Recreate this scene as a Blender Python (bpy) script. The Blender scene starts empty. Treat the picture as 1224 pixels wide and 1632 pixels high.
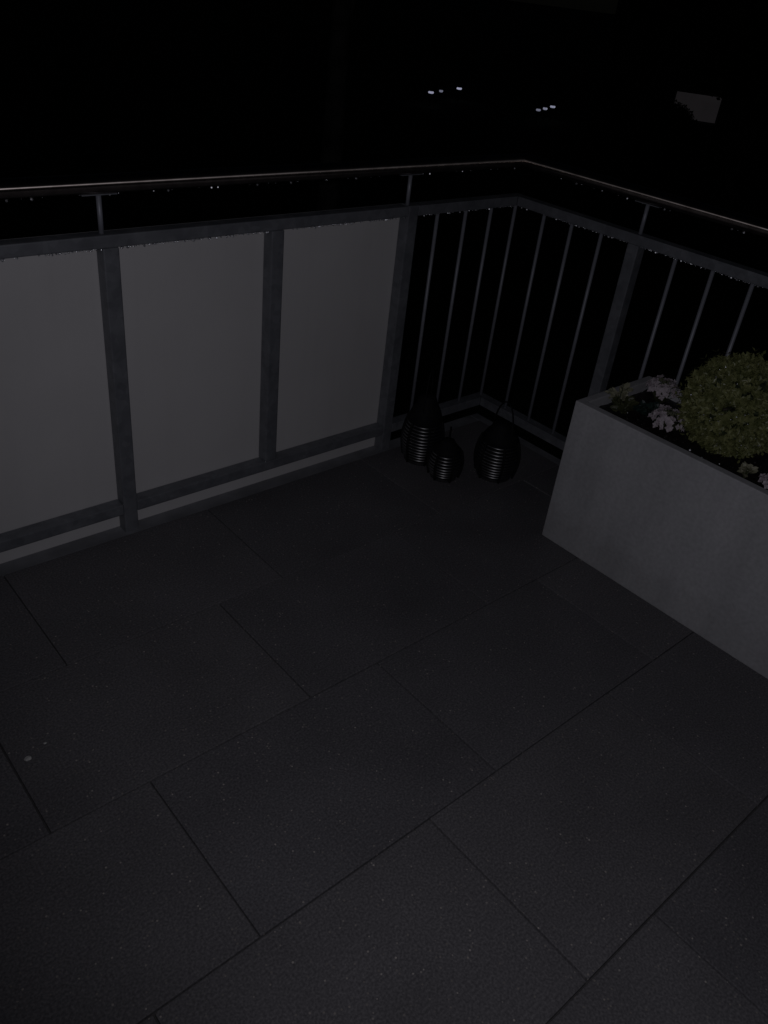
import bpy, bmesh, math, random
from mathutils import Vector, Matrix, noise

random.seed(7)
sc = bpy.context.scene
COL = sc.collection

# ------------------------------------------------------------------ camera
CAM = Vector((-2.2604, -1.8506, 1.3914))
YAW, PITCH, ROLL, FPX = 0.776684, 0.574334, 0.124615, 1304.79
fwd = Vector((math.sin(YAW) * math.cos(PITCH), math.cos(YAW) * math.cos(PITCH), -math.sin(PITCH)))
rt0 = Vector((math.cos(YAW), -math.sin(YAW), 0))
up0 = rt0.cross(fwd)
rt = rt0 * math.cos(ROLL) + up0 * math.sin(ROLL)
up = -rt0 * math.sin(ROLL) + up0 * math.cos(ROLL)
ROT = Matrix((rt, up, -fwd)).transposed()
cd = bpy.data.cameras.new('camera')
cam = bpy.data.objects.new('camera', cd)
COL.objects.link(cam)
cam.matrix_world = Matrix.Translation(CAM) @ ROT.to_4x4()
cd.sensor_fit = 'VERTICAL'
cd.sensor_height = 24.0
cd.lens = FPX / 1632.0 * 24.0
cd.clip_start = 0.05
cd.clip_end = 2000
sc.camera = cam

# ------------------------------------------------------------------ night sky, faint added ambient sun, the phone's own flash
SUN_EL, SUN_AZ = math.radians(38), math.radians(225)
w = bpy.data.worlds.new('World')
sc.world = w
w.use_nodes = True
nt = w.node_tree
nt.nodes.clear()
sky = nt.nodes.new('ShaderNodeTexSky')
sky.sky_type = 'NISHITA'
sky.sun_disc = False
sky.sun_elevation = SUN_EL
sky.sun_rotation = SUN_AZ
bg = nt.nodes.new('ShaderNodeBackground')
bg.inputs['Strength'].default_value = 0.0003
wo = nt.nodes.new('ShaderNodeOutputWorld')
nt.links.new(sky.outputs[0], bg.inputs[0])
nt.links.new(bg.outputs[0], wo.inputs[0])

sd = bpy.data.lights.new('ambient_sun', 'SUN')  # weak lamp added for a little ambient light, no moon in view
sd.energy = 0.0006
sd.angle = math.radians(30)
sd.color = (1.0, 0.95, 0.9)
so = bpy.data.objects.new('ambient_sun', sd)
COL.objects.link(so)
so.rotation_euler = Vector((math.sin(SUN_AZ) * math.cos(SUN_EL), math.cos(SUN_AZ) * math.cos(SUN_EL), math.sin(SUN_EL))).to_track_quat('Z', 'Y').to_euler()

fd = bpy.data.lights.new('phone_flash', 'SPOT')
fd.energy = 15.0
fd.spot_size = math.radians(140)
fd.spot_blend = 0.7
fd.shadow_soft_size = 0.006
fd.color = (0.985, 0.965, 1.07)
fo = bpy.data.objects.new('phone_flash', fd)
COL.objects.link(fo)
fo.location = CAM - rt * 0.012 + up * 0.012
fo.rotation_euler = (-(fwd + rt * 0.4 + up * 0.2)).to_track_quat('Z', 'Y').to_euler()

sc.view_settings.view_transform = 'Standard'
sc.view_settings.look = 'None'
sc.view_settings.exposure = 0.0
sc.view_settings.gamma = 1.0
sc.render.engine = 'CYCLES'
sc.cycles.use_denoising = True
sc.cycles.max_bounces = 6


# ------------------------------------------------------------------ materials
def nodes_of(name):
    m = bpy.data.materials.new(name)
    m.use_nodes = True
    n = m.node_tree.nodes
    return m, n, m.node_tree.links, n['Principled BSDF']


def ramp(n, l, src, stops):
    r = n.new('ShaderNodeValToRGB')
    while len(r.color_ramp.elements) < len(stops):
        r.color_ramp.elements.new(0.5)
    for e, (p, c) in zip(r.color_ramp.elements, stops):
        e.position = p
        e.color = c if len(c) == 4 else (*c, 1)
    l.new(src, r.inputs[0])
    return r


def tex(n, l, kind, scale, detail=2.0, coord='Object', **kw):
    tc = n.new('ShaderNodeTexCoord')
    t = n.new('ShaderNodeTex' + kind)
    t.inputs['Scale'].default_value = scale
    if 'Detail' in t.inputs and kind == 'Noise':
        t.inputs['Detail'].default_value = detail
    for k, v in kw.items():
        if k in t.inputs:
            t.inputs[k].default_value = v
    l.new(tc.outputs[coord], t.inputs['Vector'])
    return t


def bump(n, l, src, bs, strength, dist=0.002):
    b = n.new('ShaderNodeBump')
    b.inputs['Strength'].default_value = strength
    b.inputs['Distance'].default_value = dist
    l.new(src, b.inputs['Height'])
    l.new(b.outputs[0], bs.inputs['Normal'])


def mix(n, l, a, b, fac, mode='MIX'):
    m = n.new('ShaderNodeMix')
    m.data_type = 'RGBA'
    m.blend_type = mode
    for sock, v in ((m.inputs[0], fac), (m.inputs[6], a), (m.inputs[7], b)):
        if hasattr(v, 'links') or hasattr(v, 'is_output'):
            l.new(v, sock)
        elif isinstance(v, (int, float)):
            sock.default_value = v
        else:
            sock.default_value = (*v, 1)
    return m.outputs[2]


def simple(name, col, rough=0.6, metal=0.0, var=0.25, scale=12.0, bmp=0.0, spec=0.5):
    m, n, l, b = nodes_of(name)
    t = tex(n, l, 'Noise', scale, 4.0)
    r = ramp(n, l, t.outputs['Fac'], [(0.3, [c * (1 - var) for c in col]), (0.7, [min(1, c * (1 + var)) for c in col])])
    l.new(r.outputs[0], b.inputs['Base Color'])
    b.inputs['Roughness'].default_value = rough
    b.inputs['Metallic'].default_value = metal
    b.inputs['Specular IOR Level'].default_value = spec
    if bmp:
        bump(n, l, t.outputs['Fac'], b, bmp)
    return m


def mat_paver():
    m, n, l, b = nodes_of('paver_concrete')
    oi = n.new('ShaderNodeObjectInfo')
    tc = n.new('ShaderNodeTexCoord')
    off = n.new('ShaderNodeVectorMath')
    off.operation = 'ADD'
    comb = n.new('ShaderNodeCombineXYZ')
    mul = n.new('ShaderNodeMath')
    mul.operation = 'MULTIPLY'
    mul.inputs[1].default_value = 37.0
    l.new(oi.outputs['Random'], mul.inputs[0])
    l.new(mul.outputs[0], comb.inputs[0])
    l.new(mul.outputs[0], comb.inputs[1])
    l.new(tc.outputs['Object'], off.inputs[0])
    l.new(comb.outputs[0], off.inputs[1])
    V = off.outputs[0]

    def T(kind, scale, det=3.0):
        t = n.new('ShaderNodeTex' + kind)
        t.inputs['Scale'].default_value = scale
        if kind == 'Noise':
            t.inputs['Detail'].default_value = det
        l.new(V, t.inputs['Vector'])
        return t
    big = T('Noise', 3.5, 5)
    fine = T('Noise', 220, 3)
    base = ramp(n, l, fine.outputs['Fac'], [(0.32, (0.086, 0.084, 0.089)), (0.5, (0.122, 0.119, 0.125)), (0.72, (0.180, 0.175, 0.180))])
    blot = ramp(n, l, big.outputs['Fac'], [(0.3, (0.86, 0.86, 0.86)), (0.7, (1.12, 1.12, 1.12))])
    c1 = mix(n, l, base.outputs[0], blot.outputs[0], 1.0, 'MULTIPLY')
    tone = ramp(n, l, oi.outputs['Random'], [(0.0, (0.93, 0.93, 0.95)), (1.0, (1.06, 1.05, 1.05))])
    c2 = mix(n, l, c1, tone.outputs[0], 1.0, 'MULTIPLY')
    # pale stone granules
    vo = T('Voronoi', 160)
    sp = ramp(n, l, vo.outputs['Distance'], [(0.0, (1, 1, 1)), (0.26, (1, 1, 1)), (0.36, (0, 0, 0))])
    sel = n.new('ShaderNodeSeparateColor')
    l.new(vo.outputs['Color'], sel.inputs[0])
    gt = ramp(n, l, sel.outputs[0], [(0.91, (0, 0, 0)), (0.92, (1, 1, 1))])
    msk = n.new('ShaderNodeMath')
    msk.operation = 'MULTIPLY'
    l.new(sp.outputs[0], msk.inputs[0])
    l.new(gt.outputs[0], msk.inputs[1])
    tint = ramp(n, l, sel.outputs[1], [(0.0, (0.17, 0.16, 0.15)), (0.75, (0.24, 0.22, 0.205)), (1.0, (0.42, 0.39, 0.36))])
    c3 = mix(n, l, c2, tint.outputs[0], msk.outputs[0])
    l.new(c3, b.inputs['Base Color'])
    rr = ramp(n, l, big.outputs['Fac'], [(0.3, (0.6, 0.6, 0.6)), (0.7, (0.85, 0.85, 0.85))])
    l.new(rr.outputs[0], b.inputs['Roughness'])
    b.inputs['Specular IOR Level'].default_value = 0.3
    bump(n, l, fine.outputs['Fac'], b, 0.22, 0.0012)
    return m


def mat_galv():
    m, n, l, b = nodes_of('galvanized_steel')
    v = tex(n, l, 'Voronoi', 55)
    s = n.new('ShaderNodeSeparateColor')
    l.new(v.outputs['Color'], s.inputs[0])
    r = ramp(n, l, s.outputs[0], [(0.0, (0.160, 0.168, 0.184)), (1.0, (0.202, 0.211, 0.229))])
    t = tex(n, l, 'Noise', 14, 6)
    r2 = ramp(n, l, t.outputs['Fac'], [(0.35, (0.84, 0.84, 0.85)), (0.65, (1.08, 1.08, 1.08))])
    c = mix(n, l, r.outputs[0], r2.outputs[0], 1.0, 'MULTIPLY')
    l.new(c, b.inputs['Base Color'])
    b.inputs['Metallic'].default_value = 0.15
    rr = ramp(n, l, t.outputs['Fac'], [(0.3, (0.42, 0.42, 0.42)), (0.7, (0.62, 0.62, 0.62))])
    l.new(rr.outputs[0], b.inputs['Roughness'])
    return m


def mat_panel():
    m, n, l, b = nodes_of('white_panel')
    t = tex(n, l, 'Noise', 2.3, 6)
    r = ramp(n, l, t.outputs['Fac'], [(0.3, (0.60, 0.59, 0.585)), (0.7, (0.67, 0.66, 0.655))])
    # faint dried run marks
    mp = n.new('ShaderNodeMapping')
    mp.inputs['Scale'].default_value = (38, 38, 1.2)
    tc = n.new('ShaderNodeTexCoord')
    l.new(tc.outputs['Object'], mp.inputs[0])
    t2 = n.new('ShaderNodeTexNoise')
    t2.inputs['Scale'].default_value = 1.0
    t2.inputs['Detail'].default_value = 4
    l.new(mp.outputs[0], t2.inputs['Vector'])
    r2 = ramp(n, l, t2.outputs['Fac'], [(0.35, (0.985, 0.985, 0.985)), (0.55, (1, 1, 1))])
    c = mix(n, l, r.outputs[0], r2.outputs[0], 1.0, 'MULTIPLY')
    l.new(c, b.inputs['Base Color'])
    b.inputs['Roughness'].default_value = 0.45
    b.inputs['Specular IOR Level'].default_value = 0.3
    return m


def mat_steel(axis):
    m, n, l, b = nodes_of('stainless_steel')
    tg = n.new('ShaderNodeTangent')
    tg.direction_type = 'RADIAL'
    tg.axis = axis
    l.new(tg.outputs[0], b.inputs['Tangent'])
    b.inputs['Anisotropic'].default_value = 1.0
    b.inputs['Anisotropic Rotation'].default_value = 0.25
    t = tex(n, l, 'Noise', 30, 5)
    r = ramp(n, l, t.outputs['Fac'], [(0.3, (0.36, 0.31, 0.28)), (0.7, (0.62, 0.55, 0.50))])
    l.new(r.outputs[0], b.inputs['Base Color'])
    b.inputs['Metallic'].default_value = 1.0
    b.inputs['Roughness'].default_value = 0.30
    bump(n, l, t.outputs['Fac'], b, 0.03, 0.001)
    return m


def mat_planter():
    m, n, l, b = nodes_of('fibre_cement')
    t = tex(n, l, 'Noise', 5.5, 8)
    r = ramp(n, l, t.outputs['Fac'], [(0.25, (0.425, 0.427, 0.44)), (0.5, (0.46, 0.462, 0.475)), (0.75, (0.50, 0.50, 0.512))])
    t2 = tex(n, l, 'Noise', 90, 4)
    r2 = ramp(n, l, t2.outputs['Fac'], [(0.3, (0.9, 0.9, 0.9)), (0.7, (1.06, 1.06, 1.06))])
    mp = n.new('ShaderNodeMapping')
    mp.inputs['Scale'].default_value = (14, 14, 2.2)
    tc = n.new('ShaderNodeTexCoord')
    l.new(tc.outputs['Object'], mp.inputs[0])
    t3 = n.new('ShaderNodeTexNoise')
    t3.inputs['Scale'].default_value = 1.0
    t3.inputs['Detail'].default_value = 5
    l.new(mp.outputs[0], t3.inputs['Vector'])
    r3 = ramp(n, l, t3.outputs['Fac'], [(0.3, (0.89, 0.89, 0.89)), (0.6, (1.03, 1.03, 1.03))])
    c = mix(n, l, r.outputs[0], r2.outputs[0], 1.0, 'MULTIPLY')
    c = mix(n, l, c, r3.outputs[0], 1.0, 'MULTIPLY')
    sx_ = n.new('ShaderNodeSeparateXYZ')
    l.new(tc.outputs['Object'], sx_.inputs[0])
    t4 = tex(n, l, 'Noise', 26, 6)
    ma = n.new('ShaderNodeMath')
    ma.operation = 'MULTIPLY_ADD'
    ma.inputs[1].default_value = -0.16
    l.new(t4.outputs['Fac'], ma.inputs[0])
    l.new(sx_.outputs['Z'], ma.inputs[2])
    r4 = ramp(n, l, ma.outputs[0], [(0.0, (0.90, 0.895, 0.89)), (0.05, (1, 1, 1))])  # splash dirt at the foot; its darker tone also paints in contact shade
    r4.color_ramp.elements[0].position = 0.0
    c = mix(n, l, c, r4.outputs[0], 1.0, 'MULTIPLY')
    l.new(c, b.inputs['Base Color'])
    b.inputs['Roughness'].default_value = 0.8
    b.inputs['Specular IOR Level'].default_value = 0.25
    bump(n, l, t2.outputs['Fac'], b, 0.25, 0.001)
    return m


def mat_leaf(name, c0, c1, rough=0.4, scale=45, spec=0.5):
    m, n, l, b = nodes_of(name)
    t = tex(n, l, 'Noise', scale, 3)
    r = ramp(n, l, t.outputs['Fac'], [(0.35, c0), (0.65, c1)])
    l.new(r.outputs[0], b.inputs['Base Color'])
    b.inputs['Roughness'].default_value = rough
    b.inputs['Specular IOR Level'].default_value = spec
    return m


def mat_emit(name, col, strength):
    m, n, l, b = nodes_of(name)
    t = tex(n, l, 'Noise', 2.0, 4)
    r = ramp(n, l, t.outputs['Fac'], [(0.3, [c * 0.85 for c in col]), (0.7, col)])
    b.inputs['Base Color'].default_value = (0.05, 0.05, 0.05, 1)
    l.new(r.outputs[0], b.inputs['Emission Color'])
    b.inputs['Emission Strength'].default_value = strength
    return m


M = {
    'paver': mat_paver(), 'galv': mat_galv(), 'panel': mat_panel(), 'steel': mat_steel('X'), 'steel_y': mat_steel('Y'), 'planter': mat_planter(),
    'bar': simple('zinc_rod', (0.29, 0.30, 0.34), 0.5, 0.25, var=0.12, scale=30),
    'bed': simple('grit_bed', (0.06, 0.058, 0.058), 0.95, scale=60),
    'edge': simple('edge_trim_metal', (0.21, 0.215, 0.23), 0.6, 0.1),
    'slab': simple('slab_concrete', (0.2, 0.2, 0.2), 0.9, scale=3),
    'soil': simple('wet_soil', (0.012, 0.010, 0.009), 0.55, scale=70, bmp=0.9, var=0.6),
    'black': simple('black_lacquer', (0.011, 0.011, 0.013), 0.36, scale=40, spec=1.0),
    'blackmatt': simple('black_wire', (0.008, 0.008, 0.009), 0.75, scale=40, spec=0.2),
    'frost': simple('frosted_plastic', (0.02, 0.02, 0.02), 0.5, scale=20),
    'box_leaf': mat_leaf('box_leaf', (0.115, 0.13, 0.045), (0.25, 0.26, 0.105), 0.42, 45, 0.5),
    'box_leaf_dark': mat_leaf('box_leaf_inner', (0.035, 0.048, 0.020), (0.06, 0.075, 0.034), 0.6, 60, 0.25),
    'pale_leaf': mat_leaf('pale_leaf', (0.20, 0.20, 0.12), (0.36, 0.35, 0.25), 0.5, 90),
    'olive_leaf': mat_leaf('olive_leaf', (0.04, 0.048, 0.018), (0.075, 0.08, 0.035), 0.5, 90),
    'deep_leaf': mat_leaf('deep_leaf', (0.010, 0.026, 0.021), (0.018, 0.042, 0.034), 0.5, 60),
    'petal': mat_leaf('petal', (0.42, 0.36, 0.39), (0.60, 0.54, 0.57), 0.6, 80, 0.2),
    'bud': mat_leaf('bud', (0.08, 0.09, 0.05), (0.16, 0.16, 0.10), 0.6, 120),
    'stem': simple('stem_green', (0.05, 0.06, 0.025), 0.6),
    'bark': simple('bark', (0.07, 0.06, 0.05), 0.9, scale=8, bmp=0.8),
    'palebark': simple('pale_bark', (0.15, 0.145, 0.135), 0.85, scale=4, bmp=0.5, var=0.5),
    'tree_leaf': mat_leaf('tree_leaf', (0.03, 0.045, 0.015), (0.06, 0.075, 0.03), 0.55, 3),
    'lawn': simple('lawn', (0.03, 0.045, 0.02), 0.95, scale=2),
    'path': simple('gravel_path', (0.16, 0.15, 0.14), 0.95, scale=9),
    'house': simple('house_render', (0.06, 0.055, 0.05), 0.9, scale=2),
    'roof': simple('roof_tile', (0.06, 0.045, 0.04), 0.85, scale=6),
    'frame': simple('window_frame', (0.25, 0.25, 0.25), 0.5),
    'chip': simple('white_chip', (0.5, 0.5, 0.48), 0.7, scale=200),
    'blind': mat_emit('lit_blind', (1.0, 0.9, 0.98), 0.0085),
    'lamp': mat_emit('lamp_glass', (0.72, 0.74, 1.0), 0.42),
}


def mat_water(rough):
    m, n, l, b = nodes_of('water_drop')
    t = tex(n, l, 'Noise', 50, 1)
    r = ramp(n, l, t.outputs['Fac'], [(0.3, (0.80, 0.82, 0.86)), (0.7, (0.95, 0.96, 1.0))])
    l.new(r.outputs[0], b.inputs['Base Color'])
    b.inputs['Metallic'].default_value = 1.0
    b.inputs['Roughness'].default_value = rough
    return m


M['black'].node_tree.nodes['Principled BSDF'].inputs['IOR'].default_value = 1.75
M['water'] = mat_water(0.2)
M['glint'] = mat_water(0.46)


# ------------------------------------------------------------------ mesh helpers
class MB:
    def __init__(s):
        s.v, s.f = [], []

    def add(s, vs, fs):
        o = len(s.v)
        s.v += [tuple(x) for x in vs]
        s.f += [tuple(i + o for i in q) for q in fs]

    def box(s, x0, x1, y0, y1, z0, z1):
        s.add([(x0, y0, z0), (x1, y0, z0), (x1, y1, z0), (x0, y1, z0), (x0, y0, z1), (x1, y0, z1), (x1, y1, z1), (x0, y1, z1)],
              [(3, 2, 1, 0), (4, 5, 6, 7), (0, 1, 5, 4), (1, 2, 6, 5), (2, 3, 7, 6), (3, 0, 4, 7)])

    def tube(s, pts, rads, seg=12, cap=True):
        pts = [Vector(p) for p in pts]
        if not isinstance(rads, (list, tuple)):
            rads = [rads] * len(pts)
        rings = []
        prev = None
        for i, p in enumerate(pts):
            d = (pts[min(i + 1, len(pts) - 1)] - pts[max(i - 1, 0)]).normalized()
            if prev is None:
                a = d.cross(Vector((0, 0, 1)))
                if a.length < 1e-3:
                    a = d.cross(Vector((1, 0, 0)))
            else:
                a = prev - d * prev.dot(d)
            a.normalize()
            prev = a
            bb = d.cross(a)
            rings.append([p + (a * math.cos(2 * math.pi * k / seg) + bb * math.sin(2 * math.pi * k / seg)) * rads[i] for k in range(seg)])
        vs = [q for r in rings for q in r]
        fs = []
        for i in range(len(pts) - 1):
            for k in range(seg):
                k2 = (k + 1) % seg
                fs.append((i * seg + k, i * seg + k2, (i + 1) * seg + k2, (i + 1) * seg + k))
        if cap:
            fs.append(tuple(range(seg))[::-1])
            fs.append(tuple((len(pts) - 1) * seg + k for k in range(seg)))
        s.add(vs, fs)

    def lathe(s, prof, seg=24, c=(0, 0, 0)):
        vs, fs = [], []
        for (r, z) in prof:
            for k in range(seg):
                a = 2 * math.pi * k / seg
                vs.append((c[0] + r * math.cos(a), c[1] + r * math.sin(a), c[2] + z))
        for i in range(len(prof) - 1):
            for k in range(seg):
                k2 = (k + 1) % seg
                fs.append((i * seg + k, i * seg + k2, (i + 1) * seg + k2, (i + 1) * seg + k))
        s.add(vs, fs)

    def drop(s, p, r, h):
        prof = [(0.35, 0.0), (0.75, -0.35), (1.0, -0.8), (0.98, -1.15), (0.72, -1.6), (0.36, -1.85), (0.03, -1.95)]
        s.lathe([(r * a, h * z / 1.95) for a, z in prof], 8, p)

    def gem(s, p, r, h, az, seg=6):
        # full drop whose skin is built of a few broad faces
        prof = [(0.35, 0.0), (0.83, -0.42), (1.0, -1.12), (0.72, -1.6), (0.3, -1.9), (0.02, -1.95)]
        vs, fs = [], []
        for (a, z) in prof:
            for k in range(seg):
                t = az + (k + 0.5) * 2 * math.pi / seg
                vs.append((p[0] + r * a * math.cos(t), p[1] + r * a * math.sin(t), p[2] + h * z / 1.95))
        for i in range(len(prof) - 1):
            for k in range(seg):
                q = (k + 1) % seg
                fs.append((i * seg + k, i * seg + q, (i + 1) * seg + q, (i + 1) * seg + k))
        s.add(vs, fs)

    def leaf(s, p, d, nrm, ln, wd, fold=0.25):
        d = d.normalized()
        side = d.cross(nrm)
        if side.length < 1e-4:
            side = d.orthogonal()
        side.normalize()
        n2 = side.cross(d)
        a = p
        b1 = p + d * ln * 0.5 + side * wd * 0.5 + n2 * wd * fold
        b2 = p + d * ln * 0.5 - side * wd * 0.5 + n2 * wd * fold
        t = p + d * ln
        s.add([a, b1, t, b2], [(0, 1, 2), (0, 2, 3)])

    def build(s, name, mat, parent=None, smooth=False, bevel=0.0):
        me = bpy.data.meshes.new(name)
        me.from_pydata(s.v, [], s.f)
        me.update()
        if bevel:
            bm = bmesh.new()
            bm.from_mesh(me)
            bmesh.ops.bevel(bm, geom=list(bm.edges), offset=bevel, segments=2, affect='EDGES', profile=0.6)
            bm.to_mesh(me)
            bm.free()
        if smooth:
            for p in me.polygons:
                p.use_smooth = True
        me.materials.append(mat)
        o = bpy.data.objects.new(name, me)
        COL.objects.link(o)
        if parent:
            o.parent = parent
        return o


def empty(name, loc=(0, 0, 0), parent=None):
    o = bpy.data.objects.new(name, None)
    COL.objects.link(o)
    o.location = loc
    o.empty_display_size = 0.1
    if parent:
        o.parent = parent
    return o


def tag(o, label=None, cat=None, group=None, kind=None):
    for k, v in (('label', label), ('category', cat), ('group', group), ('kind', kind)):
        if v:
            o[k] = v
    return o


def bx(name, dims, mat, parent=None, bevel=0.0):
    m = MB()
    m.box(*dims)
    return m.build(name, mat, parent, bevel=bevel)


def rvec():
    while True:
        v = Vector((random.uniform(-1, 1), random.uniform(-1, 1), random.uniform(-1, 1)))
        if 0.05 < v.length < 1:
            return v.normalized()


# ------------------------------------------------------------------ ground and terrace
GZ = -3.2
g = MB()
g.add([(-600, -600, GZ), (600, -600, GZ), (600, 600, GZ), (-600, 600, GZ)], [(0, 1, 2, 3)])
tag(g.build('ground', M['lawn']), kind='structure')
tag(bx('terrace_slab', (-5.0, 0.10, -5.0, 0.10, GZ - 0.2, -0.085), M['slab']), kind='structure')

floor = bx('terrace_floor', (-4.6, 0.0, -4.2, -0.004, -0.08, -0.0075), M['bed'])
tag(floor, kind='structure')
mesh_cache = {}


def paver(x0, x1, y0, y1):
    key = (round(x1 - x0, 3), round(y1 - y0, 3))
    lx, ly = key[0] / 2, key[1] / 2
    if key not in mesh_cache:
        m = MB()
        m.box(-lx, lx, -ly, ly, -0.016, 0.0)
        o = m.build('paver', M['paver'], floor, bevel=0.0022)
        mesh_cache[key] = o.data
    else:
        o = bpy.data.objects.new('paver', mesh_cache[key])
        COL.objects.link(o)
        o.parent = floor
    o.location = ((x0 + x1) / 2 + random.uniform(-.0006, .0006), (y0 + y1) / 2, random.uniform(-0.0014, 0.0010))
    o.rotation_euler = (random.uniform(-.0012, .0012), random.uniform(-.0012, .0012), random.uniform(-.0012, .0012))


J = 0.0015
for r in range(8):
    y1 = -0.0167 - 0.4 * r
    y0 = y1 - 0.4
    xs = [-0.004 - 0.6 * k for k in range(8)] if r % 2 == 0 else [-0.004] + [-0.205 - 0.6 * k for k in range(7)]
    for a, b in zip(xs[1:], xs[:-1]):
        if a < -4.3:
            continue
        paver(a + J, b - J, y0 + J, y1 - J)

# small pale chips on the near-left paver
for (x, y, r, lab) in ((-1.974, -0.629, 0.0058, 'larger white stone chip lying on the dark paver at the left'),
                       (-1.932, -0.609, 0.0026, 'tiny white stone crumb just behind the larger chip')):
    bm = bmesh.new()
    bmesh.ops.create_icosphere(bm, subdivisions=2, radius=r)
    for v in bm.verts:
        v.co *= 1 + 0.28 * noise.noise(v.co * 300)
        v.co.z *= 0.5
        v.co.x *= 1.35
    me = bpy.data.meshes.new('stone_chip')
    bm.to_mesh(me)
    bm.free()
    me.materials.append(M['chip'])
    o = bpy.data.objects.new('stone_chip', me)
    COL.objects.link(o)
    o.location = (x, y, r * 0.42)
    tag(o, lab, 'stone chip')

# ------------------------------------------------------------------ railing
rail = empty('terrace_railing', (0.02, 0.02, 0))
tag(rail, 'galvanised steel corner railing with white panels, bars and round steel handrail', 'railing')


def P(o):
    o.parent = rail
    o.matrix_parent_inverse = Matrix.Translation(-Vector(rail.location))
    return o


RT0, RT1, RB0, RB1 = 0.799, 0.829, 0.0555, 0.088
XL, YL = -3.9, -3.5
posts_x = [-0.474, -0.966, -1.437, -1.925, -2.41, -2.90, -3.38]
posts_y = [-0.474, -1.09, -1.70, -2.31, -2.92, -3.45]
BV = 0.0034
for i, x in enumerate(posts_x):
    top = RT1 + 0.0012 if i == 0 else RT0 - 0.0004
    low = -0.03 if i % 2 == 0 else RB1 + 0.0004      # every second upright stands on the lower rail
    P(bx('post', (x - 0.02, x + 0.02, 0.0, 0.04, low, top), M['galv'], bevel=BV))
for y in posts_y:
    P(bx('post', (0.0, 0.04, y - 0.02, y + 0.02, -0.03, RT0 - 0.0004), M['galv'], bevel=BV))
# top rails: panel side, corner piece, bar side (mitred at the corner)
P(bx('top_rail', (XL, -0.4945, 0.0, 0.04, RT0, RT1), M['galv'], bevel=BV))


def mitre(name, z0, z1, xa, ya):
    for side in (0, 1):
        m = MB()
        if side == 0:
            base = [(xa, 0.0), (-0.0006, 0.0), (0.0394, 0.04), (xa, 0.04)]
        else:
            base = [(0.0, -0.0006), (0.0, ya), (0.04, ya), (0.04, 0.0394)]
        vs = [(x, y, z0) for x, y in base] + [(x, y, z1) for x, y in base]
        m.add(vs, [(3, 2, 1, 0), (4, 5, 6, 7), (0, 1, 5, 4), (1, 2, 6, 5), (2, 3, 7, 6), (3, 0, 4, 7)])
        bm_o = m.build(name, M['galv'], bevel=0.0018)
        P(bm_o)


mitre('top_rail', RT0, RT1, -0.4535, YL)
mitre('bottom_rail', RB0, RB1, -0.4535, -0.4535)
xs = sorted(posts_x)
for a, b in zip(xs[:-1], xs[1:]):
    P(bx('white_panel', (a + 0.0004, b - 0.0004, 0.0415, 0.0495, -0.06, 0.826), M['panel'], bevel=0.0003))
tall = sorted(posts_x[::2])
for a, b in zip(tall[:-1], tall[1:]):
    P(bx('bottom_rail', (a + 0.0205, b - 0.0205, 0.0005, 0.0395, RB0, RB1), M['galv'], bevel=BV))
ys = sorted(posts_y)
for a, b in zip(ys[:-1], ys[1:]):
    P(bx('bottom_rail', (0.0005, 0.0395, a + 0.0205, b - 0.0205, RB0, RB1), M['galv'], bevel=BV))
# upright bars
bar_m = MB()
bar_m.tube([(0, 0, RB1 - 0.003), (0, 0, RT0 + 0.004)], 0.0062, 10)
bar0 = bar_m.build('baluster', M['bar'], smooth=True)
bars = [(-0.351, 0.02), (-0.223, 0.02), (-0.102, 0.02), (0.021, 0.021), (0.02, -0.108), (0.02, -0.2245), (0.02, -0.342)]
for a, b in zip(posts_y[:-1], posts_y[1:]):
    for k in (1, 2, 3, 4):
        bars.append((0.02, a + (b - a) * k / 5 - 0.016))
for i, (x, y) in enumerate(bars):
    o = bar0 if i == 0 else bar0.copy()
    if i:
        COL.objects.link(o)
    o.location = (x, y, 0)
    P(o)
# round handrail with mitred corner
HZ, HR = 0.938, 0.021


def handrail(axis):
    seg = 32
    vs = []
    for end in (0, 1):
        for k in range(seg):
            a = 2 * math.pi * k / seg
            c, s_ = math.cos(a) * HR, math.sin(a) * HR
            if axis == 0:
                y = 0.02 + c
                x = XL if end == 0 else y - 0.0004
                vs.append((x, y, HZ + s_))
            else:
                x = 0.02 + c
                y = YL if end == 0 else x + 0.0004
                vs.append((x, y, HZ + s_))
    m = MB()
    m.add(vs, [(k, (k + 1) % seg, seg + (k + 1) % seg, seg + k) for k in range(seg)])
    return P(m.build('handrail', M['steel' if axis == 0 else 'steel_y'], smooth=True))


hr_x, hr_y = handrail(0), handrail(1)
brackets = [(-1.449, 0.02, 0), (-0.486, 0.02, 0), (-2.41, 0.02, 0), (-3.38, 0.02, 0), (0.02, -0.476, 1), (0.02, -1.70, 1), (0.02, -2.92, 1)]
for x, y, ax in brackets:
    m = MB()
    m.tube([(x, y, RT1 - 0.002), (x, y, HZ - HR - 0.003)], 0.0062, 12)
    rod = P(m.build('bracket_rod', M['bar'], smooth=True))
    d = (0.042, 0.009) if ax == 0 else (0.009, 0.042)
    m = MB()
    m.box(x - d[0], x + d[0], y - d[1], y + d[1], HZ - HR - 0.0022, HZ - HR + 0.0006)
    pl = m.build('saddle_plate', M['galv'], bevel=0.0008)
    pl.parent = rod
# low edging under the railing
P(bx('edge_trim', (XL, 0.0, -0.0150, 0.0405, -0.05, -0.0065), M['edge'], bevel=0.0012))
P(bx('edge_trim', (0.0015, 0.0405, YL, 0.0385, -0.05, -0.0060), M['edge'], bevel=0.0012))


# rain drops hanging in rows
def drops(name, gen):
    m = MB()
    for p, r, h in gen:
        m.drop(p, r, h)
    o = P(m.build(name, M['water'], smooth=True))
    o['kind'] = 'stuff'
    return o


R = random.Random(21)


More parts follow.
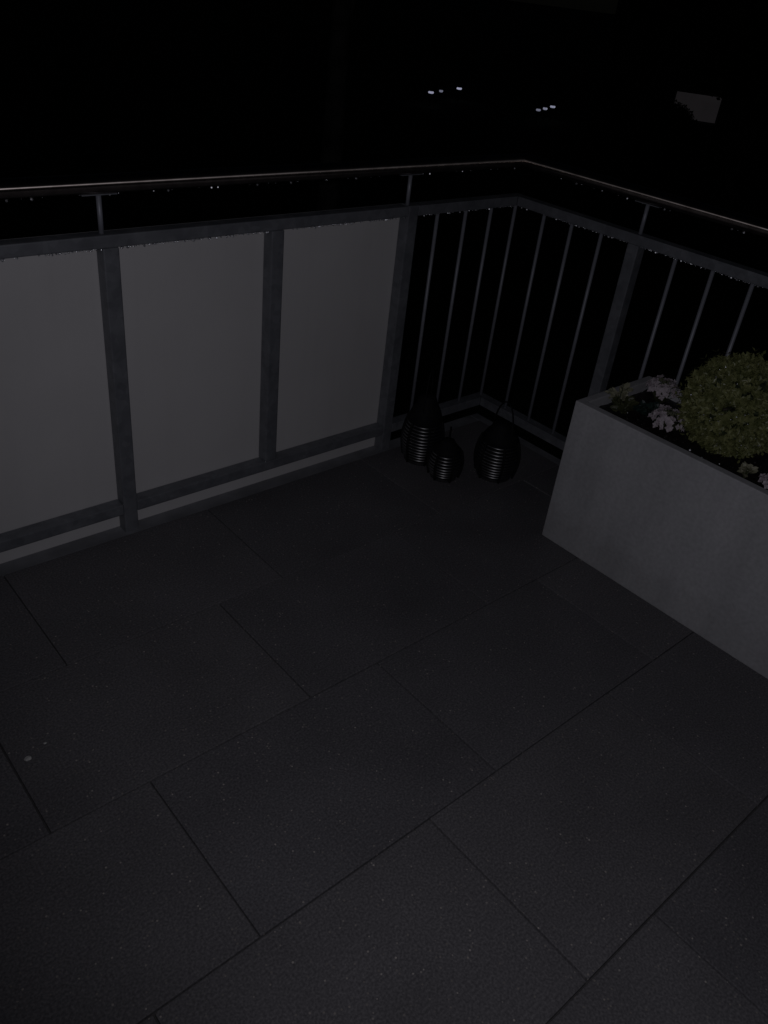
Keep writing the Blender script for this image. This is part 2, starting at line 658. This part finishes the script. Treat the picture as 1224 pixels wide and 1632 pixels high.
def row(axis, a, b, z, off, n, skip=None, rmin=0.0012, rmax=0.0030):
    out = []
    t = a
    step = (b - a) / n
    for k in range(n):
        t = a + step * (k + R.uniform(0.05, 0.95))
        if noise.noise(Vector((t * 9, z * 7, axis * 3.1))) < -0.22 and R.random() < 0.75:
            continue
        r = R.uniform(rmin, rmax) * (0.75 if R.random() < 0.5 else 1.0)
        o = off + R.uniform(-0.001, 0.001)
        p = (t, o, z + 0.0004) if axis == 0 else (o, t, z + 0.0004)
        if skip and any(abs(t - q) < 0.023 for q in skip):
            continue
        out.append((p, r, r * R.uniform(1.6, 2.3)))
    return out


drops('rain_drops', row(0, -2.6, -0.5, RT0, 0.0028, 300, posts_x) + row(0, -0.45, -0.01, RT0, 0.0028, 42)
      + row(1, -1.6, -0.01, RT0, 0.0028, 190, posts_y))
drops('rain_drops', row(0, -2.6, 0.0, HZ - HR, 0.0195, 34, None, 0.0012, 0.0022) + row(1, -1.6, 0.0, HZ - HR, 0.0195, 20, None, 0.0012, 0.0022))
# fuller drops, about to fall
full = []
for t in (-2.31, -2.08, -1.91, -1.652, -1.599, -1.422, -1.275, -1.157, -1.139, -1.023, -0.917, -0.694, -0.408, -0.022):
    full.append(((t, 0.0195, HZ - HR + 0.0004), R.uniform(0.0028, 0.0036), R.uniform(0.006, 0.0075)))
for t in (-0.207, -0.401, -0.458, -0.533, -0.751, -0.787, -0.95, -1.12, -1.31):
    full.append(((0.0195, t, HZ - HR + 0.0004), R.uniform(0.0032, 0.0040), R.uniform(0.006, 0.0075)))
for t in (-2.25, -2.04, -1.684, -1.395, -1.352, -1.22, -1.154, -1.002, -0.842, -0.713, -0.582, -0.426, -0.372, -0.315, -0.27, -0.132):
    full.append(((t, 0.0026, RT0 + 0.0004), R.uniform(0.0028, 0.0036), R.uniform(0.0055, 0.007)))
for t in (-0.022, -0.044, -0.172, -0.227, -0.265, -0.382, -0.553, -0.641, -0.802, -0.82, -0.884, -1.08, -1.24):
    full.append(((0.0026, t, RT0 + 0.0004), R.uniform(0.0032, 0.0040), R.uniform(0.0055, 0.007)))
for ax, a, b, z, off, cnt in ((0, -2.5, -0.01, RT0, 0.0026, 60), (1, -1.5, -0.01, RT0, 0.0026, 34), (0, -2.5, 0.0, HZ - HR, 0.0195, 26), (1, -1.5, 0.0, HZ - HR, 0.0195, 14)):
    for k in range(cnt):
        t = R.uniform(a, b)
        if z == RT0 and any(abs(t - q) < 0.024 for q in (posts_x if ax == 0 else posts_y)):
            continue
        r = R.uniform(0.0014, 0.0025)
        full.append(((t, off, z + 0.0004) if ax == 0 else (off, t, z + 0.0004), r, r * 2))
gm = MB()
for p, r, h in full:
    gm.gem(p, r, h, math.radians(222) + R.uniform(-0.42, 0.42))
P(gm.build('rain_drops', M['glint']))['kind'] = 'stuff'
m_ = []
for x in posts_x[1:4]:
    m_.append(((x - 0.0205, -0.0006, RB1 + 0.004), 0.0016, 0.0035))
drops('rain_drops', m_)

# ------------------------------------------------------------------ planter
PX0, PX1, PY1, PY0, PH = -0.412, -0.048, -0.676, -1.78, 0.461
planter = empty('concrete_planter', ((PX0 + PX1) / 2, (PY0 + PY1) / 2, 0))
tag(planter, 'long grey fibre cement planter box standing along the barred railing', 'planter')


def PP(o, root):
    o.parent = root
    o.matrix_parent_inverse = Matrix.Translation(-Vector(root.location))
    return o


T = 0.026
m = MB()
o4 = [(PX0, PY0), (PX1, PY0), (PX1, PY1), (PX0, PY1)]
i4 = [(PX0 + T, PY0 + T), (PX1 - T, PY0 + T), (PX1 - T, PY1 - T), (PX0 + T, PY1 - T)]
vs = [(x, y, 0.0) for x, y in o4] + [(x, y, PH) for x, y in o4] + [(x, y, PH) for x, y in i4] + [(x, y, 0.06) for x, y in i4]
fs = [(3, 2, 1, 0), (15, 12, 13, 14)]
for k in range(4):
    q = (k + 1) % 4
    fs += [(k, q, 4 + q, 4 + k), (4 + k, 4 + q, 8 + q, 8 + k), (8 + k, 8 + q, 12 + q, 12 + k)]
fs[1] = (12, 13, 14, 15)
m.add(vs, fs)
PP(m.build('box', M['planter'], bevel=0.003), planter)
# soil surface with crumbs
SZ = 0.432
m = MB()
nx, ny = 18, 54
for j in range(ny + 1):
    for i in range(nx + 1):
        x = PX0 + T - 0.002 + (PX1 - PX0 - 2 * T + 0.004) * i / nx
        y = PY0 + T - 0.002 + (PY1 - PY0 - 2 * T + 0.004) * j / ny
        m.v.append((x, y, SZ + 0.006 * noise.noise(Vector((x * 30, y * 30, 0))) + 0.003 * noise.noise(Vector((x * 90, y * 90, 3)))))
for j in range(ny):
    for i in range(nx):
        a = j * (nx + 1) + i
        m.f.append((a, a + 1, a + nx + 2, a + nx + 1))
PP(m.build('soil', M['soil'], smooth=True), planter)
m = MB()
for k in range(520):
    x, y = random.uniform(PX0 + T + .004, PX1 - T - .004), random.uniform(PY0 + T + .004, PY1 - T - .004)
    r = random.uniform(0.0015, 0.0045)
    c = Vector((x, y, SZ + 0.002))
    vv = [c + rvec() * r * 0.3 + Vector(d) * r * random.uniform(.6, 1) for d in ((1, 0, 0), (-1, 0, 0), (0, 1, 0), (0, -1, 0), (0, 0, 1), (0, 0, -1))]
    m.add(vv, [(0, 2, 4), (2, 1, 4), (1, 3, 4), (3, 0, 4), (2, 0, 5), (1, 2, 5), (3, 1, 5), (0, 3, 5)])
o = PP(m.build('soil_crumbs', M['soil']), planter)
o['kind'] = 'stuff'
m = MB()
for (x, y, r) in ((-0.3375, -1.005, 0.0036), (-0.3485, -1.046, 0.0026), (-0.335, -1.09, 0.0018), (-0.30, -0.78, 0.0016)):
    m.gem((x, y, SZ + 0.009 + r), r * 1.1, r * 2, math.radians(200))
o = PP(m.build('rain_drops', M['glint']), planter)
o['kind'] = 'stuff'

# clipped box ball
BC = Vector((-0.198, -1.022, 0.540))
BR = 0.132
ball = empty('boxwood_ball', (BC.x, BC.y, SZ))
tag(ball, 'round clipped green boxwood ball growing in the grey planter', 'shrub')
m = MB()
m.tube([(BC.x, BC.y, SZ - 0.02), (BC.x + .004, BC.y, SZ + 0.05), (BC.x, BC.y + .004, BC.z)], [0.012, 0.010, 0.006], 8)
for k in range(26):
    d = rvec()
    m.tube([BC + d * 0.01, BC + d * 0.06 + rvec() * .008, BC + d * 0.105 + rvec() * .01], [0.004, 0.0025, 0.0012], 5)
PP(m.build('stem', M['bark'], smooth=True), ball)
m, mi, wet = MB(), MB(), MB()
for k in range(2300):
    d = rvec()
    lump = 1 + 0.06 * noise.noise(d * 2.6) + 0.09 * noise.noise(d * 7)
    base = BC + d * BR * lump * random.uniform(0.80, 0.93)
    tw = (d + rvec() * 0.55 + Vector((0, 0, 0.15))).normalized()
    big = random.random() < 0.12
    tl = random.uniform(0.018, 0.034) if big else random.uniform(0.008, 0.017)
    for j in range(4):
        q = base + tw * tl * (j / 3.0)
        side = (tw.cross(rvec())).normalized()
        for sgn in (1, -1):
            dd = (side * sgn + tw * random.uniform(0.5, 1.2)).normalized()
            m.leaf(q, dd, tw, random.uniform(0.011, 0.0165), random.uniform(0.0065, 0.0095), 0.12)
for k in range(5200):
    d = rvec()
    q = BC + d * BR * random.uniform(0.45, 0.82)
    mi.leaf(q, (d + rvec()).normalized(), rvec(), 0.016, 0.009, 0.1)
for k in range(60):
    d = (Vector((-0.75, -0.4, 0.25)) + rvec() * 0.85).normalized()
    q = BC + d * BR * random.uniform(0.97, 1.03)
    r = random.uniform(0.0008, 0.0019)
    wet.gem(q + Vector((0, 0, r)), r * 1.25, r * 2.2, random.uniform(0, 6.28))
fo1 = PP(m.build('foliage', M['box_leaf']), ball)
fo1['kind'] = 'stuff'
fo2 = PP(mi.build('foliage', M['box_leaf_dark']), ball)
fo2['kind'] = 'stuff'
fo3 = PP(wet.build('rain_drops', M['glint']), ball)
fo3['kind'] = 'stuff'


def floret(m, p, n, r):
    n = n.normalized()
    a = n.orthogonal().normalized()
    b = n.cross(a)
    ph = random.uniform(0, 6.28)
    for k in range(4):
        t = ph + k * math.pi / 2
        d = a * math.cos(t) + b * math.sin(t)
        m.leaf(p, (d + n * random.uniform(0.05, 0.45)).normalized(), n, r * random.uniform(0.8, 1.2), r * 0.85, 0.05)


def flower(c, r, label, n=125, tilt=Vector((-0.15, -0.1, 1))):
    c = Vector(c)
    root = empty('flowering_plant', (c.x, c.y, SZ))
    tag(root, label, 'flower', 'pale flowers in the planter')
    tilt = tilt.normalized()
    a = tilt.orthogonal().normalized()
    b = tilt.cross(a)
    hd, bd, st, lf = MB(), MB(), MB(), MB()
    for k in range(n):
        t = random.uniform(0, 6.283)
        rr = math.sqrt(random.uniform(0.16, 1.0))
        wob = 1 + 0.14 * math.sin(t * 5 + c.x * 90) + 0.07 * math.sin(t * 9)
        q = c + (a * math.cos(t) + b * math.sin(t)) * r * rr * wob + tilt * (r * 0.62 * math.sqrt(max(0, 1 - rr * rr * 0.95)) + random.uniform(-.004, .005) - r * .25)
        nn = tilt * (1.15 - rr * 0.7) + (a * math.cos(t) + b * math.sin(t)) * rr * 0.9
        floret(hd, q, nn + rvec() * 0.35, random.uniform(0.0065, 0.010))
        if k % 3 == 0:
            st.tube([(c.x, c.y, SZ - .005), (q + Vector((c.x, c.y, SZ))) / 2 + Vector((0, 0, -.004)), q], 0.0009, 4, False)
    for k in range(40):
        t = random.uniform(0, 6.283)
        rr = random.uniform(0, 0.42) * r
        q = c + (a * math.cos(t) + b * math.sin(t)) * rr + tilt * (r * 0.42 + random.uniform(-.004, .003))
        s_ = random.uniform(0.0016, 0.0030)
        bd.lathe([(s_ * math.sin(math.pi * i / 5) + 1e-5, -s_ * math.cos(math.pi * i / 5)) for i in range(6)], 6, q)
    for k in range(44):
        t = random.uniform(0, 6.283)
        h = random.uniform(0.0, 0.6)
        q = Vector((c.x, c.y, SZ + 0.002 + h * (c.z - SZ)))
        d = Vector((math.cos(t), math.sin(t), random.uniform(0.05, 0.7)))
        lf.leaf(q, d, Vector((0, 0, 1)), random.uniform(0.02, 0.034), random.uniform(0.006, 0.009), 0.15)
    for nm, mb, mt in (('flower_head', hd, 'petal'), ('flower_buds', bd, 'bud'), ('stalks', st, 'stem'), ('leaves', lf, 'olive_leaf')):
        o = PP(mb.build(nm, M[mt]), root)
        if nm != 'flower_head':
            o['kind'] = 'stuff'
    return root


flower((-0.135, -0.775, 0.482), 0.046, 'pale pink flower cluster at the back rim of the planter, beside the railing')
flower((-0.268, -0.887, 0.462), 0.050, 'pale pink flower cluster at the front, just left of the boxwood ball')
flower((-0.318, -1.222, 0.452), 0.028, 'small pale flower at the right edge in front of the boxwood ball', 46)


def leafy(c, spread, h, n, mat, label, ln=(0.016, 0.026), wd=(0.011, 0.018), nm='leafy_plant'):
    c = Vector(c)
    root = empty(nm, c)
    tag(root, label, 'plant')
    st, lf = MB(), MB()
    for k in range(n):
        t = random.uniform(0, 6.283)
        rr = math.sqrt(random.random()) * spread
        tip = c + Vector((math.cos(t) * rr, math.sin(t) * rr, random.uniform(0.35, 1.0) * h))
        if not (PX0 + 0.006 < tip.x):
            tip.x = PX0 + 0.006
        midp = (c + tip) / 2 + Vector((0, 0, h * 0.15))
        st.tube([c + Vector((0, 0, -.006)), midp, tip], 0.0011, 4, False)
        for j in range(3):
            q = midp.lerp(tip, j / 2)
            d = Vector((math.cos(t + random.uniform(-1.4, 1.4)), math.sin(t + random.uniform(-1.4, 1.4)), random.uniform(-0.1, 0.8)))
            l_ = random.uniform(*ln)
            w_ = random.uniform(*wd)
            d.normalize()
            nn = (Vector((-0.4, -0.3, 1)) + rvec() * 0.5).normalized()
            sd_ = d.cross(nn).normalized()
            n2 = sd_.cross(d)
            pts = [q, q + d * l_ * .3 + sd_ * w_ * .5 + n2 * .002, q + d * l_ * .72 + sd_ * w_ * .42 + n2 * .002, q + d * l_, q + d * l_ * .72 - sd_ * w_ * .42 + n2 * .002, q + d * l_ * .3 - sd_ * w_ * .5 + n2 * .002]
            lf.add(pts, [(0, 1, 2, 3), (0, 3, 4, 5)])
    o = PP(st.build('stalks', M['stem']), root)
    o['kind'] = 'stuff'
    o = PP(lf.build('leaves', M[mat]), root)
    o['kind'] = 'stuff'
    return root


leafy((-0.268, -0.722, SZ), 0.028, 0.055, 17, 'pale_leaf', 'small pale green leafy plant in the far corner of the planter')
leafy((-0.300, -0.762, SZ), 0.026, 0.035, 16, 'olive_leaf', 'small olive green plant between the pale leaves and the flowers')
leafy((-0.245, -0.815, SZ), 0.040, 0.026, 30, 'deep_leaf', 'low dark bluish green plant in front of the back flower cluster')
leafy((-0.325, -1.158, SZ), 0.016, 0.034, 8, 'pale_leaf', 'tiny pale leafy sprig at the front rim, right of the boxwood ball')


# ------------------------------------------------------------------ lanterns
def lantern(c, rad, hbody, hneck, hhandle, yaw, label):
    root = empty('garden_lantern', (c[0], c[1], 0))
    tag(root, label, 'lantern', 'black lanterns in the corner')
    X = Vector((c[0], c[1], 0))

    def prof(t):  # bulging barrel
        return rad * (0.74 + 0.26 * math.sin(math.pi * min(1, max(0, 0.12 + 0.80 * t))))
    nr = max(6, round(hbody / 0.0125))
    base = MB()
    base.lathe([(0.001, 0.0), (prof(0) * 0.98, 0.0), (prof(0), 0.003), (prof(0), 0.010), (prof(0) - .004, 0.012), (0.001, 0.012)], 36, X)
    PP(base.build('base', M['black'], smooth=False), root)
    for k in range(nr):
        t = (k + 0.5) / nr
        z = 0.014 + t * (hbody - 0.014)
        rr = prof(t)
        seg = 40
        m = MB()
        sec = [(0.0045 * math.cos(a), 0.0042 * math.sin(a)) for a in [2 * math.pi * i / 8 for i in range(8)]]
        m.lathe([(rr + dx, z + dz) for dx, dz in sec + sec[:1]], seg, X)
        PP(m.build('ring_slat', M['black'], smooth=True), root)
    for k in range(6):
        a = yaw + k * math.pi / 3
        m = MB()
        m.tube([X + Vector((math.cos(a) * (prof(j / 8) + 0.005), math.sin(a) * (prof(j / 8) + 0.005), 0.004 + (hbody + .004) * j / 8)) for j in range(9)], 0.0042, 6)
        PP(m.build('strut', M['blackmatt'], smooth=True), root)
    m = MB()
    p1 = prof(1)
    m.lathe([(p1 + .004, hbody), (p1 + .006, hbody + .006), (p1 * .9, hbody + (hneck - hbody) * .45), (p1 * .62, hbody + (hneck - hbody) * .8), (p1 * .5, hneck), (p1 * .46, hneck + .004), (0.001, hneck + .005)], 36, X)
    PP(m.build('lid', M['blackmatt'], smooth=True), root)
    m = MB()
    m.lathe([(rad * .5, 0.012), (rad * .52, hbody * .5), (rad * .5, hbody - .002)], 24, X)
    PP(m.build('inner_glass', M['frost'], smooth=True), root)
    m = MB()
    pts = []
    for j in range(15):
        a = math.pi * j / 14
        pts.append(X + Vector((math.cos(yaw + .5) * math.cos(a) * p1 * .8, math.sin(yaw + .5) * math.cos(a) * p1 * .8, hbody + (hneck - hbody) * .35 + math.sin(a) * (hhandle - hbody - (hneck - hbody) * .35))))
    m.tube(pts, 0.0020, 8)
    PP(m.build('handle', M['blackmatt'], smooth=True), root)


lantern((-0.418, -0.118), 0.068, 0.150, 0.235, 0.335, 0.055, 'tallest black slatted lantern, standing beside the last panel post')
lantern((-0.432, -0.252), 0.054, 0.098, 0.135, 0.185, 0.19, 'smallest black slatted lantern, in front of the other two')
lantern((-0.268, -0.335), 0.072, 0.135, 0.195, 0.275, 1.0, 'wide black slatted lantern nearest the planter')


# ------------------------------------------------------------------ beyond the terrace
def tree(name, base, h, crown_c, crown_r, nleaf, label, bark='bark', tr=0.16, leaf=0.16, cat='tree', seed=1):
    rg = random.Random(seed)
    base = Vector(base)
    root = empty(name, base)
    tag(root, label, cat, 'trees beyond the railing' if cat == 'tree' else None)
    tk = MB()
    top = base + Vector((0.1, 0.1, h * 0.85))
    tk.tube([base - Vector((0, 0, .2)), base + Vector((0.03, 0, h * .25)), base + Vector((.08, .05, h * .55)), top], [tr * 1.15, tr, tr * .75, tr * .3], 10)
    cc = Vector(crown_c)
    for k in range(9):
        d = Vector((rg.uniform(-1, 1), rg.uniform(-1, 1), rg.uniform(0, .9))).normalized()
        s0 = base + Vector((.05, .03, h * rg.uniform(.4, .75)))
        e = cc + Vector((d.x * crown_r[0], d.y * crown_r[1], d.z * crown_r[2])) * .8
        tk.tube([s0, s0.lerp(e, .5) + Vector((0, 0, .15)), e], [tr * .4, tr * .22, tr * .06], 6)
    PP(tk.build('trunk', M[bark], smooth=True), root)
    m = MB()
    clumps = []
    for k in range(34):
        d = Vector((rg.gauss(0, 1), rg.gauss(0, 1), rg.gauss(0, 1))).normalized() * rg.uniform(.35, 1.0)
        clumps.append((cc + Vector((d.x * crown_r[0], d.y * crown_r[1], d.z * crown_r[2])), rg.uniform(.2, .38) * max(crown_r)))
    for k in range(nleaf):
        c, r = rg.choice(clumps)
        q = c + Vector((rg.gauss(0, .5), rg.gauss(0, .5), rg.gauss(0, .45))) * r
        dd = Vector((rg.uniform(-1, 1), rg.uniform(-1, 1), rg.uniform(-1, .4))).normalized()
        nn = Vector((rg.uniform(-1, 1), rg.uniform(-1, 1), rg.uniform(-.2, 1)))
        m.leaf(q, dd, nn, leaf * rg.uniform(.7, 1.2), leaf * .6, .1)
    o = PP(m.build('crown', M['tree_leaf']), root)
    o['kind'] = 'stuff'
    return root


def ray_at(d, dist):
    return CAM + Vector(d) * dist


# pale trunk far behind the panels
p = CAM + Vector((0.616, 0.785, 0)) * 13.0
tree('birch_tree', (p.x, p.y, GZ), 8.0, (p.x, p.y, GZ + 7.4), (2.2, 2.2, 2.0), 2600, 'pale trunked tree faintly seen in the dark above the panels', 'palebark', 0.17, 0.12, seed=3)
# tree in front of the lit window, to its right
p = CAM + Vector((0.8935, 0.449, 0)) * 22.0
tree('garden_tree', (p.x, p.y, GZ), 5.6, (p.x, p.y, GZ + 4.05), (1.45, 1.45, 1.35), 6000, 'dark leafy tree overlapping the right side of the dim window', 'bark', 0.14, 0.16, seed=5)
p = CAM + Vector((0.838, 0.545, 0)) * 26.0
tree('garden_tree', (p.x, p.y, GZ), 5.2, (p.x, p.y, GZ + 5.6), (1.0, 1.0, 1.4), 3200, 'dark leafy tree left of the dim window', 'bark', 0.14, 0.16, seed=8)
# rounded shrub in front of the window
p = CAM + Vector((0.8553, 0.518, 0)) * 31.0
shr = empty('round_shrub', (p.x, p.y, GZ))
tag(shr, 'dark rounded shrub covering the lower left of the dim window', 'shrub')
m = MB()
m.tube([(p.x, p.y, GZ - .1), (p.x, p.y, GZ + 1.0)], [0.1, 0.05], 8)
PP(m.build('stem', M['bark']), shr)
m = MB()
sx = Vector((0.522, -0.853, 0))
for k in range(11000):
    d = rvec()
    q = Vector((p.x, p.y, GZ + 1.1)) + sx * d.dot(sx) * 1.02 + Vector((-sx.y, sx.x, 0)) * d.dot(Vector((-sx.y, sx.x, 0))) * 0.8 + Vector((0, 0, d.z * 1.14))
    q = q.lerp(Vector((p.x, p.y, GZ + 1.0)), random.uniform(0, .22))
    m.leaf(q, rvec(), d, 0.10, 0.07, .1)
o = PP(m.build('crown', M['tree_leaf']), shr)
o['kind'] = 'stuff'

# neighbouring house with one dimly lit window facing the terrace
hn = Vector((0.866, 0.500, 0)).normalized()     # away from the camera
hs = Vector((hn.y, -hn.x, 0))                   # to the right
HD = 34.0
hc = Vector((CAM.x, CAM.y, 0)) + hn * HD


def hp(s, z, d=0.0):
    q = hc + hs * s + hn * d
    return (q.x, q.y, z)


def hbox(name, s0, s1, z0, z1, d0, d1, mat, parent):
    m = MB()
    m.add([hp(s0, z0, d0), hp(s1, z0, d0), hp(s1, z0, d1), hp(s0, z0, d1), hp(s0, z1, d0), hp(s1, z1, d0), hp(s1, z1, d1), hp(s0, z1, d1)],
          [(3, 2, 1, 0), (4, 5, 6, 7), (0, 1, 5, 4), (1, 2, 6, 5), (2, 3, 7, 6), (3, 0, 4, 7)])
    return PP(m.build(name, mat), house) if parent is house else m.build(name, mat)


house = empty('neighbour_house', (hc.x, hc.y, GZ))
tag(house, 'dark house far beyond the railing with one dimly lit window', 'house')
W0, W1, WZ0, WZ1 = -0.74, 0.90, -1.735, -0.81
hbox('wall', -3.4, W0, GZ, 2.6, 0, 0.3, M['house'], house)
hbox('wall', W1, 5.0, GZ, 2.6, 0, 0.3, M['house'], house)
hbox('wall', W0, W1, GZ, WZ0, 0, 0.3, M['house'], house)
hbox('wall', W0, W1, WZ1, 2.6, 0, 0.3, M['house'], house)
m = MB()
m.add([hp(-3.8, 2.6, -.5), hp(5.4, 2.6, -.5), hp(5.4, 2.6, 8.5), hp(-3.8, 2.6, 8.5), hp(-3.8, 5.6, 4), hp(5.4, 5.6, 4)], [(0, 1, 5, 4), (2, 3, 4, 5), (1, 2, 5), (3, 0, 4), (3, 2, 1, 0)])
PP(m.build('roof', M['roof']), house)
win = hbox('window', W0 + .02, W1 - .02, WZ0 + .02, WZ1 - .02, 0.16, 0.18, M['blind'], house)
for (a, b, z0, z1) in ((W0, W1, WZ0, WZ0 + .05), (W0, W1, WZ1 - .05, WZ1), (W0, W0 + .05, WZ0 + .05, WZ1 - .05), (W1 - .05, W1, WZ0 + .05, WZ1 - .05)):
    fr = hbox('window_frame', a, b, z0, z1, 0.10, 0.155, M['frame'], None)
    fr.parent = win
    fr.matrix_parent_inverse = Matrix.Translation(-Vector(house.location))
    fr.matrix_parent_inverse = (house.matrix_basis @ win.matrix_parent_inverse).inverted()

# bollard lights along a path, two groups of three
dirs = [((0.6933, 0.714, -0.0979), 1.0, 0.9), ((0.7011, 0.7067, -0.0955), 0.72, 0.4), ((0.7148, 0.6934, -0.0909), 1.0, 1.0),
        ((0.7725, 0.6269, -0.1012), 0.8, 0.4), ((0.777, 0.6216, -0.0991), 0.8, 0.55), ((0.7819, 0.6159, -0.0963), 0.95, 0.75)]
names = ['leftmost bright path light in the far left row of three', 'dim middle path light in the far left row of three', 'rightmost bright path light in the far left row of three',
         'dimmest left path light in the right row of three', 'middle path light in the right row of three', 'brightest right path light in the right row of three']
for i, ((d, s_, e), nm) in enumerate(zip(dirs, names)):
    dist = (CAM.z - (GZ + 0.55)) / -d[2]
    q = CAM + Vector(d) * dist
    root = empty('path_light', (q.x, q.y, GZ))
    tag(root, nm, 'light', 'lights along the far path')
    X = Vector((q.x, q.y, 0))
    m = MB()
    m.lathe([(0.06, GZ - .02), (0.06, GZ + .02), (0.03, GZ + .03), (0.03, GZ + .5), (0.001, GZ + .5)], 12, X)
    PP(m.build('post', M['blackmatt']), root)
    m = MB()
    rr = 0.125 * s_
    m.lathe([(0.03, GZ + .497), (rr * .8, GZ + .505), (rr, GZ + .53), (rr, GZ + .565), (rr * .7, GZ + .595), (0.001, GZ + .60)], 20, X)
    mt = M['lamp'].copy()
    mt.node_tree.nodes['Principled BSDF'].inputs['Emission Strength'].default_value = 0.42 * e
    PP(m.build('lamp_glass', mt, smooth=True), root)
    m = MB()
    m.lathe([(rr * 1.02, GZ + .597), (rr * 1.02, GZ + .612), (0.001, GZ + .625)], 20, X)
    PP(m.build('cap', M['blackmatt']), root)
